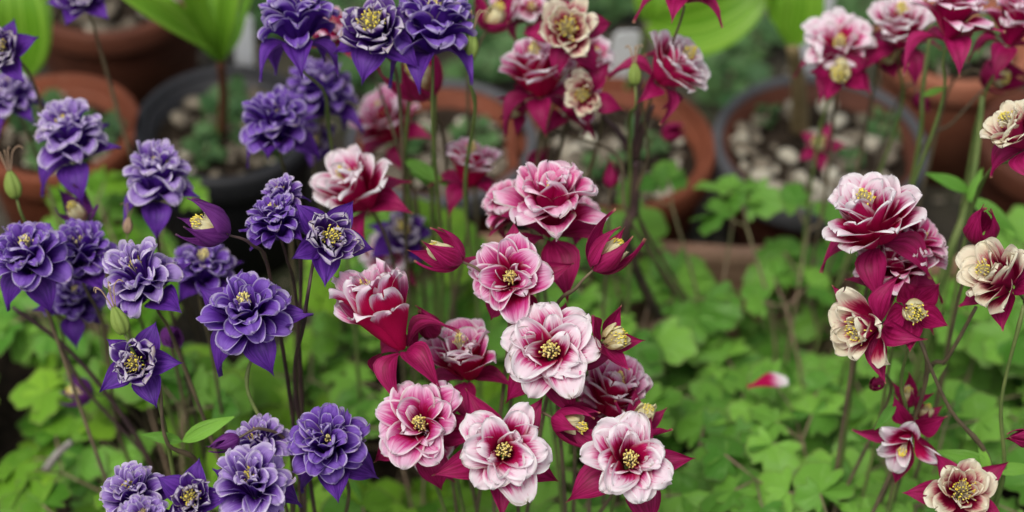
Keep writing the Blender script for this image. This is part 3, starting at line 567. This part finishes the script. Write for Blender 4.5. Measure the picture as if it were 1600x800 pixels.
def pod(px, py, hgt, ax, d, label, matk='pod', via=None, dry=False):
    NUM[0] += 1; rg = random.Random(300 + NUM[0]); A = camdir(ax); C = at(px, py, d); s = hgt / 1600 * K * d; B = C - A * s * .5
    base = Vector((B.x * .94, min(.965, max(.55, B.y + .01)), .012)); E = bpy.data.objects.new('seed_pod', None); COL.objects.link(E); E.location = base; tag(E, label, 'seed pod', 'columbine seed pods')
    H = Matrix.Translation(B - base) @ A.to_track_quat('Z', 'Y').to_matrix().to_4x4() @ Matrix.Diagonal((s, s, s, 1))
    V = []; n = 30
    for j in range(10):
        t = j / 9; r0 = .30 * math.sin(math.pi * (.08 + .88 * t) ** .85) ** .8 + .02
        for k in range(n):
            a = 2 * math.pi * k / n; r = r0 * (.74 + .26 * abs(math.cos(2.5 * a)) ** .8); V.append((r * math.cos(a), r * math.sin(a), t))
    F = grid_faces(n, 10, True) + [tuple(range(n))[::-1], tuple(range(9 * n, 10 * n))]
    link('pod', mesh('pod', V, F, M[matk]), E, H)
    for k in range(5):
        a = 2 * math.pi * k / 5 + .3; o = Vector((math.cos(a), math.sin(a), 0)); q = rg.uniform(.1, .35)
        P = catmull([o * .06 + Vector((0, 0, .95)), o * (.1 + q * .2) + Vector((0, 0, 1.3)), o * (.15 + q * .5) + Vector((0, 0, 1.65)), o * (.25 + q) + Vector((0, 0, 1.8)), o * (.3 + q * 1.3) + Vector((0, 0, 1.68))], 3)
        V, F = tube(P, .022, 5); link('style', mesh('style', V, F, M['dry' if dry else 'style']), E, H)
    build_stem(E, base, B, A, 'stem_g', via, .0014); return E

# ---------------------------------------------------------------- the flowers, front to back
f = flower
# pink and white, sharp in the middle
f('white', 860, 548, 166, (-.05, .22, .97), 1.0, 'large pale pink flower facing forward, centre of the pink cluster', twist=.2, pose='droop')
f('rose', 657, 662, 146, (-.12, .30, .94), 1.0, 'veined pink flower facing forward at the lower left of the pink cluster', 'stem_g')
f('white', 788, 704, 152, (.02, .20, .98), .985, 'nearly white flower with crimson throat, bottom middle of the pink cluster', 'stem_g')
f('white', 985, 718, 150, (.02, .28, .96), .985, 'pale lilac-pink flower at the lower right of the pink cluster', 'stem_g')
f('rose', 798, 434, 126, (-.12, .22, .96), 1.01, 'round pink flower just above the large central flower', 'stem_p')
f('goblet', 588, 475, 138, (-.42, .78, .42), 1.0, 'pink flower in side view with deep crimson cup, beside the purple flowers', 'stem_g', via=[(655, 590, 1.02), (690, 650, 1.06)], stretch=1.3, pose='hang')
f('goblet', 722, 545, 120, (-.15, .80, .58), 1.045, 'pink flower looking up behind the large central flower, on its left', 'stem_p')
f('goblet', 962, 604, 118, (.22, .74, .62), 1.05, 'pink flower looking up behind the large central flower, on its right', 'stem_p')
f('magenta', 862, 308, 165, (.04, .80, .58), 1.04, 'wide pink flower with white-edged tiers above the pink cluster', 'stem_g', pose='droop')
f('magenta', 792, 312, 95, (-.5, .70, .5), 1.09, 'smaller pink flower tucked behind the left of the wide tiered flower')
f('magenta', 905, 335, 80, (.5, .6, .5), 1.10, 'small pink flower tucked behind the right of the wide tiered flower')
# pink and white behind
f('pale_goblet', 545, 284, 120, (-.45, .66, .60), 1.11, 'soft pink flower with hanging crimson sepals beside the violet star', 'stem_p')
f('goblet', 735, 245, 100, (.08, .88, .42), 1.17, 'blurred pink flower crossed by a green stem, upper middle', 'stem_p')
f('goblet', 838, 95, 124, (-.15, .80, .52), 1.15, 'blurred deep pink flower in the tall cluster at the top centre', 'stem_p', pose='hang')
f('pale_goblet', 1066, 92, 112, (.62, .55, .50), 1.12, 'white-tipped crimson flower turned right, beside the broad green leaf', 'stem_p', via=[(1000, 240, 1.19), (992, 330, 1.22)], root=(.137, .955))
f('white', 1312, 70, 118, (-.1, .60, .78), 1.19, 'blurred pale pink flower in front of the wide white label', 'stem_g')
f('pale_goblet', 1408, 28, 110, (-.1, .72, .62), 1.18, 'blurred white and crimson flower cut by the top edge, right', 'stem_g')
f('pale_goblet', 1355, 325, 146, (-.32, .72, .60), 1.02, 'sharp pink and white flower standing alone above the cream flowers', 'stem_p', pose='hang')
f('magenta', 1435, 375, 104, (.5, .55, .5), 1.045, 'crimson flower with few white tips close behind the sharp right-hand flower', 'stem_g', pose='droop')
f('magenta', 1398, 415, 118, (-.2, .75, .5), 1.04, 'dark crimson flower hanging below the sharp right-hand flower', 'stem_g', pose='hang')
f('goblet', 600, 180, 104, (-.35, .62, .62), 1.27, 'very blurred pink flower between thin stems left of the top centre', 'stem_p')
f('white', 608, 398, 84, (-.2, .6, .7), 1.24, 'faint pale pink flower behind the side-view pink flower', 'stem_p')
f('magenta', 1492, 5, 130, (.1, .90, .30), 1.11, 'dark red flower seen from below at the top right', 'stem_g', pose='hang')
f('magenta', 1590, 25, 110, (.2, .85, .35), 1.14, 'dark red flower in the top right corner', 'stem_g', pose='hang')
f('magenta', 1075, -45, 110, (.1, .85, .4), 1.08, 'crimson flower cut by the top edge with long sepals over the green leaf', 'stem_p', via=[(1010, 200, 1.19), (995, 300, 1.22)], root=(.138, .957), pose='droop', seps=1.1)
f('magenta', 905, 150, 96, (.4, .6, .55), 1.18, 'blurred magenta flower under the cream rosette at top centre', 'stem_p', via=[(975, 240, 1.21), (990, 330, 1.22)], root=(.136, .953))
f('white', 925, 85, 84, (.5, .5, .6), 1.20, 'small pale pink flower right of the cream rosette at top centre', 'stem_p')
f('white', 832, 12, 70, (-.3, .5, .7), 1.19, 'pale pink flower peeping out behind the cream rosette at top centre', 'stem_p')
f('magenta', 800, 0, 76, (-.4, .6, .4), 1.2, 'crimson flower cut by the top edge left of the cream rosette', 'stem_p')
f('few', 1412, 700, 108, (-.38, -.55, .72), 1.05, 'loose pale pink flower with a long hanging crimson sepal, lower right', 'stem_p', nsep=5, pose='spread', seps=1.25)
fp = link('fallen_petal', petal_mesh([(0, 0), (.8, .25), (1.6, .3), (2.5, .1)], 1.3, 'white', 77)); fp.matrix_basis = Matrix.Translation(at(1168, 606, 1.222)) @ Matrix.Rotation(.05, 4, 'Z')
tag(fp, 'single fallen pink and white petal on the green leaves right of centre', 'petal')
f('magenta', 665, 700, 88, (-.3, .2, .8), 1.06, 'dark crimson flower half hidden under the lower left pink flower', 'stem_p', pose='droop')
f('magenta', 945, 618, 90, (-.2, .75, .6), 1.09, 'crimson flower in shade under the pink flower at right of centre', 'stem_p', pose='hang')
f('magenta', 520, 40, 80, (.2, .8, .5), 1.18, 'dark red flower between the purple flowers at the top', 'stem_p')
# cream
f('cream', 1345, 514, 112, (-.74, -.10, .66), .99, 'cream flower turned left with long yellow stamens, right of the leaves', 'stem_p', via=[(1425, 540, 1.02), (1430, 640, 1.06)])
f('cream_goblet', 1548, 428, 112, (-.72, .42, .55), 1.0, 'cream and red flower turned left at the right edge, middle height', 'stem_g', via=[(1592, 500, 1.0), (1585, 640, 1.03), (1553, 740, 1.07)], root=(.255, .69))
f('cream_goblet', 1580, 198, 104, (-.62, .62, .48), 1.02, 'cream and purple-red flower at the right edge, highest of the cream ones', 'stem_g', via=[(1560, 260, 1.08), (1510, 340, 1.15)])
f('cream', 1503, 768, 108, (-.05, .30, .95), 1.02, 'cream rosette with bright yellow centre in the lower right corner', 'stem_g')
f('cream', 888, 45, 100, (.0, .18, .98), 1.12, 'cream rosette with yellow centre facing forward at top centre', 'stem_p')
f('cream', 912, 148, 66, (-.3, -.1, .9), 1.14, 'small cream flower below the cream rosette at top centre', 'stem_p', seps=1.2)
f('star_r', 1430, 486, 88, (-.05, -.12, .98), .985, 'young cream flower with yellow centre ringed by pointed crimson sepals', 'stem_p', via=[(1455, 540, 1.0), (1490, 650, 1.03), (1545, 735, 1.07)], root=(.253, .688), pose='cupped')
# buds and half open, red
f('bud_r', 690, 392, 78, (-.82, .45, .30), .995, 'half-open crimson bud pointing left above the pink cluster', cat='bud', pose='half')
f('bud_r', 955, 392, 88, (.62, .68, .30), .995, 'half-open crimson bud with cream tip pointing up right, under the wide tiered flower', cat='bud', pose='half')
f('star_r', 962, 528, 80, (.55, .25, .78), 1.0, 'crimson star-shaped bud with pale yellow petals right of the large central flower', cat='bud', pose='cupped')
f('bud_r', 898, 664, 80, (.82, -.22, .50), 1.0, 'dark crimson bud showing yellow, between the lower pink flowers', cat='bud', pose='half')
f('bud_r', 1008, 648, 72, (.35, .75, .45), 1.03, 'cream-tipped crimson bud just above the lower right pink flower', cat='bud', pose='cupped')
f('shut_r', 668, 508, 48, (-.4, .5, .6), 1.03, 'small dark closed bud right of the side-view pink flower', cat='bud')
f('bud_r', 652, 115, 96, (-.32, .68, .55), 1.14, 'blurred red bud with pale yellow inside under the violet flowers at top', cat='bud', pose='half')
f('star_r', 1388, 85, 66, (.05, .12, .98), 1.2, 'small dark red flower with round yellow centre at top right', cat='flower', pose='cupped')
f('bud_r', 1562, 120, 72, (.45, -.2, .75), 1.2, 'dark red bud with yellow tip above the pale terracotta pot', cat='bud', pose='half')
f('star_r', 1312, 112, 78, (-.2, -.35, .9), 1.17, 'nodding crimson flower showing yellow under the pale pink one, top right', pose='cupped', cat='flower')
f('star_r', 1280, 224, 50, (-.2, .35, .9), 1.34, 'small red flower with yellow centre over the pebbles', 'stem_p', pose='star', cat='flower')
f('shut_r', 955, 272, 36, (.05, .95, .2), 1.2, 'dark red closed bud standing left of the dark branching stem', cat='bud')
f('shut_r', 1052, 207, 38, (.5, .1, .7), 1.3, 'blurred pink closed bud right of the dark branching stem', cat='bud')
f('bud_r', 800, 172, 54, (-.6, -.2, .7), 1.18, 'blurred cream bud with yellow tip left of the tall cluster at top centre', cat='bud')
f('shut_r', 842, 246, 40, (.4, .5, .6), 1.25, 'blurred crimson bud just above the wide tiered flower', cat='bud')
f('bud_r', 775, 20, 72, (.4, .7, .5), 1.17, 'red bud cut by the top edge right of the violet flowers', cat='bud')
f('shut_r', 1532, 352, 66, (-.1, .55, .8), 1.03, 'crumpled plum-coloured bud above the cream flower at the right edge', cat='bud')
f('bud_r', 1420, 615, 48, (-.1, .75, .6), 1.07, 'small cream and crimson bud above the loose pale pink flower', cat='bud')
f('bud_r', 1448, 640, 44, (.2, .75, .6), 1.08, 'small cream bud right of its twin above the loose pale pink flower', cat='bud')
f('shut_r', 1368, 602, 32, (-.5, -.2, .8), 1.06, 'tiny round crimson bud left of the small cream buds at lower right', cat='bud')
f('shut_r', 1594, 684, 40, (-.9, .1, .4), 1.0, 'plum bud tip poking in from the right edge', cat='bud')
f('shut_r', 1440, 160, 34, (.1, -.6, .7), 1.25, 'blurred magenta bud left of the pale terracotta pot', cat='bud')
# purple
f('purple', 385, 478, 140, (-.06, .48, .87), 1.0, 'sharp violet flower with broad hanging sepals, left of centre', 'stem_g', via=[(400, 610, 1.03), (408, 690, 1.05)], bracts=[(406, 690, 1.035, -1.1, 1.0)], pose='hang')
f('lilac', 215, 425, 124, (-.15, .62, .76), 1.02, 'violet and white flower with yellow stamens behind the green seed pod')
f('purple', 510, 690, 132, (.02, .40, .90), 1.0, 'dark violet flower at the bottom, next to the pink cluster', pose='hang')
f('lilac', 392, 752, 122, (.05, .42, .90), .98, 'lilac-edged flower with yellow centre at the bottom left of centre', 'stem_g')
f('lilac', 400, 690, 104, (-.1, .6, .75), 1.02, 'lilac flower half hidden behind the bottom violet flower and its stem')
f('lilac', 205, 768, 100, (-.2, .45, .85), .99, 'pale lilac flower at the bottom edge on the left')
f('lilac', 225, 808, 84, (.05, .4, .9), .965, 'lilac flower cut by the bottom edge on the left')
f('star_p', 298, 778, 74, (.05, .25, .95), .97, 'young flower with curled white-edged petals at the bottom between lilac flowers')
f('purple', 42, 388, 132, (-.05, .50, .85), 1.05, 'violet flower cut by the left edge, middle height')
f('purple', 125, 385, 116, (.12, .62, .74), 1.08, 'violet flower touching the left-edge flower on its right')
f('lilac', 105, 205, 124, (-.05, .74, .62), 1.12, 'lilac-topped violet flower in front of the left terracotta pot', 'stem_g', pose='hang')
f('lilac', 247, 268, 116, (.08, .74, .62), 1.10, 'lilac-topped violet flower in front of the black pot', 'stem_d')
f('purple', 430, 182, 110, (.0, .62, .76), 1.13, 'round violet flower at the right of the black pot')
f('purple', 428, 335, 96, (-.08, .76, .55), 1.02, 'violet flower with dark petals just left of the violet star', 'stem_d')
f('star_p', 515, 370, 84, (.38, .22, .88), .99, 'violet star flower with yellow centre and wide pointed sepals', 'stem_d', via=[(492, 440, 1.0), (488, 520, 1.02), (470, 600, 1.06)], pose='star')
f('star_p', 212, 566, 80, (-.12, .08, .98), .985, 'violet star flower with yellow centre below the green seed pod', 'stem_p', via=[(255, 605, 1.01), (280, 680, 1.03), (330, 750, 1.05)], bracts=[(285, 690, 1.03, .5, 1.0), (285, 690, 1.03, 2.9, .7)], pose='star')
f('purple', 318, 408, 108, (.1, .66, .7), 1.11, 'blurred violet flower behind the tilted plum bud')
f('purple', 462, 15, 136, (.0, .88, .34), 1.07, 'violet flower seen from the side at the top edge, leftmost of three', 'stem_g', via=[(500, 150, 1.12), (520, 220, 1.16)], pose='hang')
f('star_p', 583, 40, 104, (-.12, .42, .88), 1.05, 'violet flower with pale curled rims, middle of three at the top edge', 'stem_p', pose='droop')
f('purple', 678, 25, 136, (.05, .86, .38), 1.065, 'violet flower with broad petals, rightmost of three at the top edge', 'stem_g', pose='hang')
f('lilac', 15, 140, 84, (-.1, .7, .6), 1.2, 'blurred lilac flower at the upper left edge')
f('star_p', 0, 75, 68, (-.2, .2, .9), 1.1, 'violet star flower cut by the upper left edge', pose='star')
f('star_p', 128, -8, 64, (.0, .4, .8), 1.18, 'violet flower with a little yellow cut by the top edge on the left', 'stem_p')
f('purple', 500, 135, 112, (.1, .7, .5), 1.2, 'dark blurred violet flower behind the three violet flowers at the top')
f('star_p', 628, 360, 70, (.1, .5, .8), 1.22, 'blurred violet flower with yellow centre behind the upper pink flowers', 'stem_g')
f('star_p', 494, 220, 46, (-.05, .15, .98), 1.24, 'small blurred violet flower with yellow centre beside the round violet flower')
f('bud_p', 120, 612, 56, (-.8, .2, .5), 1.2, 'blurred violet bud with yellow tip alone over the leaves at left', 'stem_d', cat='bud')
f('shut_p', 268, 530, 46, (.3, -.4, .8), 1.1, 'blurred violet closed bud behind the star flower at left', cat='bud')
f('bud_p', 118, 328, 62, (-.3, .5, .7), 1.12, 'violet bud with green-yellow inside above the touching violet flowers at left', cat='bud')
f('purple', 118, 462, 92, (.2, .5, .7), 1.13, 'dark violet flower in shade below the touching violet flowers at left', 'stem_d', via=[(60, 500, 1.14), (140, 590, 1.17), (235, 725, 1.2)])
f('bud_p', 322, 352, 84, (-.78, .36, .42), .985, 'plum bud with yellow stamens and pointed sepals tilted left', 'stem_d', cat='bud', pose='half')
f('shut_p', 352, 692, 38, (-.85, -.3, .3), 1.0, 'small plum closed bud pointing left above the bottom lilac flower', cat='bud')
f('lilac', 440, 300, 62, (-.2, .7, .6), 1.03, 'small lilac flower with pale open stamens left of the violet star', 'stem_d')
# pods
pod(186, 500, 46, (-.32, .90, .2), .98, 'sharp green seed pod with curled tips above the violet star flower')
pod(20, 288, 44, (-.2, .95, .2), 1.1, 'blurred green seed pod near the left edge', dry=True)
pod(736, 70, 42, (.05, .98, .15), 1.07, 'green seed pod on a straight stem beside the top violet flowers', via=[(730, 170, 1.1), (720, 300, 1.16)])
pod(992, 115, 34, (-.05, .98, .15), 1.12, 'small green seed pod in front of the white label at top centre', via=[(994, 190, 1.16), (994, 300, 1.22)])
pod(200, 352, 26, (.1, .98, .1), 1.1, 'dried brown seed head between the violet flowers at left', 'dry', dry=True)
# the dark branching stalk in the centre
base = Vector((.137, .955, .012)); root = bpy.data.objects.new('branching_stalk', None); COL.objects.link(root); root.location = base
tag(root, 'thick dark branching flower stalk rising right of the wide tiered flower', 'stalk')
node = at(992, 250, 1.2) - base
V, F = tube(catmull([Vector((0, 0, -.006)), (at(985, 400, 1.25) - base), (at(992, 320, 1.22) - base), node], 7), lambda t: .0034 - .0006 * t, 9); link('stem', mesh('stalk_stem', V, F, M['stem_d']), root)
for e in ((940, 180, 1.19), (1020, 165, 1.17), (1000, 120, 1.17)):
    V, F = tube(catmull([node * .995, node.lerp(at(*e) - base, .5) + Vector((0, 0, .004)), at(*e) - base], 5), lambda t: .0024 - .0011 * t, 7); link('branch', mesh('stalk_branch', V, F, M['stem_d']), root)
# extra thin stems with leaves
def stalk(label, pts, r, matk, lv):
    P = [at(*q) for q in pts]; base = Vector((P[-1].x * .98, min(.965, P[-1].y), .012)); root = bpy.data.objects.new('leafy_stalk', None); COL.objects.link(root); root.location = base; tag(root, label, 'stalk', 'bare flower stalks')
    V, F = tube(catmull([p - base for p in P] + [Vector((0, 0, .05)), Vector((0, 0, -.006))], 6), lambda t: r * (.7 + .5 * t), 7); st = link('stem', mesh('bare_stem', V, F, M[matk]), root)
    for (bx, by, bd, ang2, bs) in lv:
        link('stem_leaf', bract_mesh(), st, frame(at(bx, by, bd) - base, camdir((math.cos(ang2), math.sin(ang2), .3)), camdir((0, .3, 1))) @ Matrix.Diagonal((bs, bs, bs, 1)))
stalk('green stalk with a small leaf between the blurred pink flowers, upper middle', [(640, 150, 1.15), (632, 250, 1.18), (640, 340, 1.22)], .0016, 'stem_g', [(632, 250, 1.18, -.5, 1.0)])
stalk('straight green stalk left of the blurred pink flower, upper middle', [(680, 110, 1.14), (678, 230, 1.17), (676, 350, 1.22)], .0018, 'stem_g', [(680, 290, 1.19, 2.6, .6)])
stalk('pinkish thin stalk in the stem tangle left of the upper middle', [(590, 130, 1.18), (622, 230, 1.2), (655, 350, 1.24)], .0013, 'stem_p', [])
stalk('stout leafy green stalk in front of the pale terracotta pot', [(1535, 150, 1.16), (1525, 250, 1.17), (1508, 330, 1.18), (1470, 440, 1.2)], .0026, 'stem_g', [(1515, 300, 1.17, 2.7, .95), (1515, 310, 1.17, -.6, 1.1), (1512, 315, 1.17, 1.2, .7)])
stalk('pale green stalk with a swollen node at the upper right', [(1455, 40, 1.17), (1442, 140, 1.18), (1430, 260, 1.22)], .0017, 'stem_g', [(1442, 150, 1.18, .4, .5)])
stalk('thin stalk crossing the pale terracotta pot diagonally', [(1545, 130, 1.2), (1490, 190, 1.21), (1430, 260, 1.24)], .0010, 'stem_p', [])
stalk('green stalk behind the small cream buds at lower right', [(1420, 540, 1.03), (1408, 600, 1.05), (1412, 700, 1.08)], .0012, 'stem_g', [(1400, 630, 1.05, -2.3, .6)])
stalk('brownish stalk slanting up to the cream flower at the right edge', [(1525, 480, 1.03), (1480, 560, 1.06), (1440, 610, 1.09)], .0014, 'stem_p', [(1440, 605, 1.08, .8, .6)])
stalk('stalk with dark green narrow leaves joining the cream flowers at lower right', [(1552, 735, 1.07), (1550, 790, 1.09)], .0030, 'stem_g', [(1550, 730, 1.06, 2.8, 1.05), (1550, 735, 1.06, .1, .8), (1545, 740, 1.06, 1.9, .6)])
stalk('dark arching stalk over the leaves at the far left', [(20, 480, 1.13), (100, 540, 1.15), (170, 620, 1.17), (235, 725, 1.2)], .0017, 'stem_d', [])

# a dry grey stick lying on the leaves
p0, p1 = on_plane(70, 735, .13), on_plane(112, 690, .14)
V, F = tube(catmull([Vector((0, 0, 0)), (p1 - p0) * .5 + Vector((0, 0, .002)), p1 - p0], 6), lambda t: .003 - .001 * t, 7)
M['twig'] = simple('grey_twig', (0.20, 0.18, 0.16), (0.34, 0.32, 0.30), 80, .8)
o = link('dry_stick', mesh('dry_stick', V, F, M['twig'])); o.location = p0; tag(o, 'short dry grey stick lying on the leaves in the lower left', 'stick')
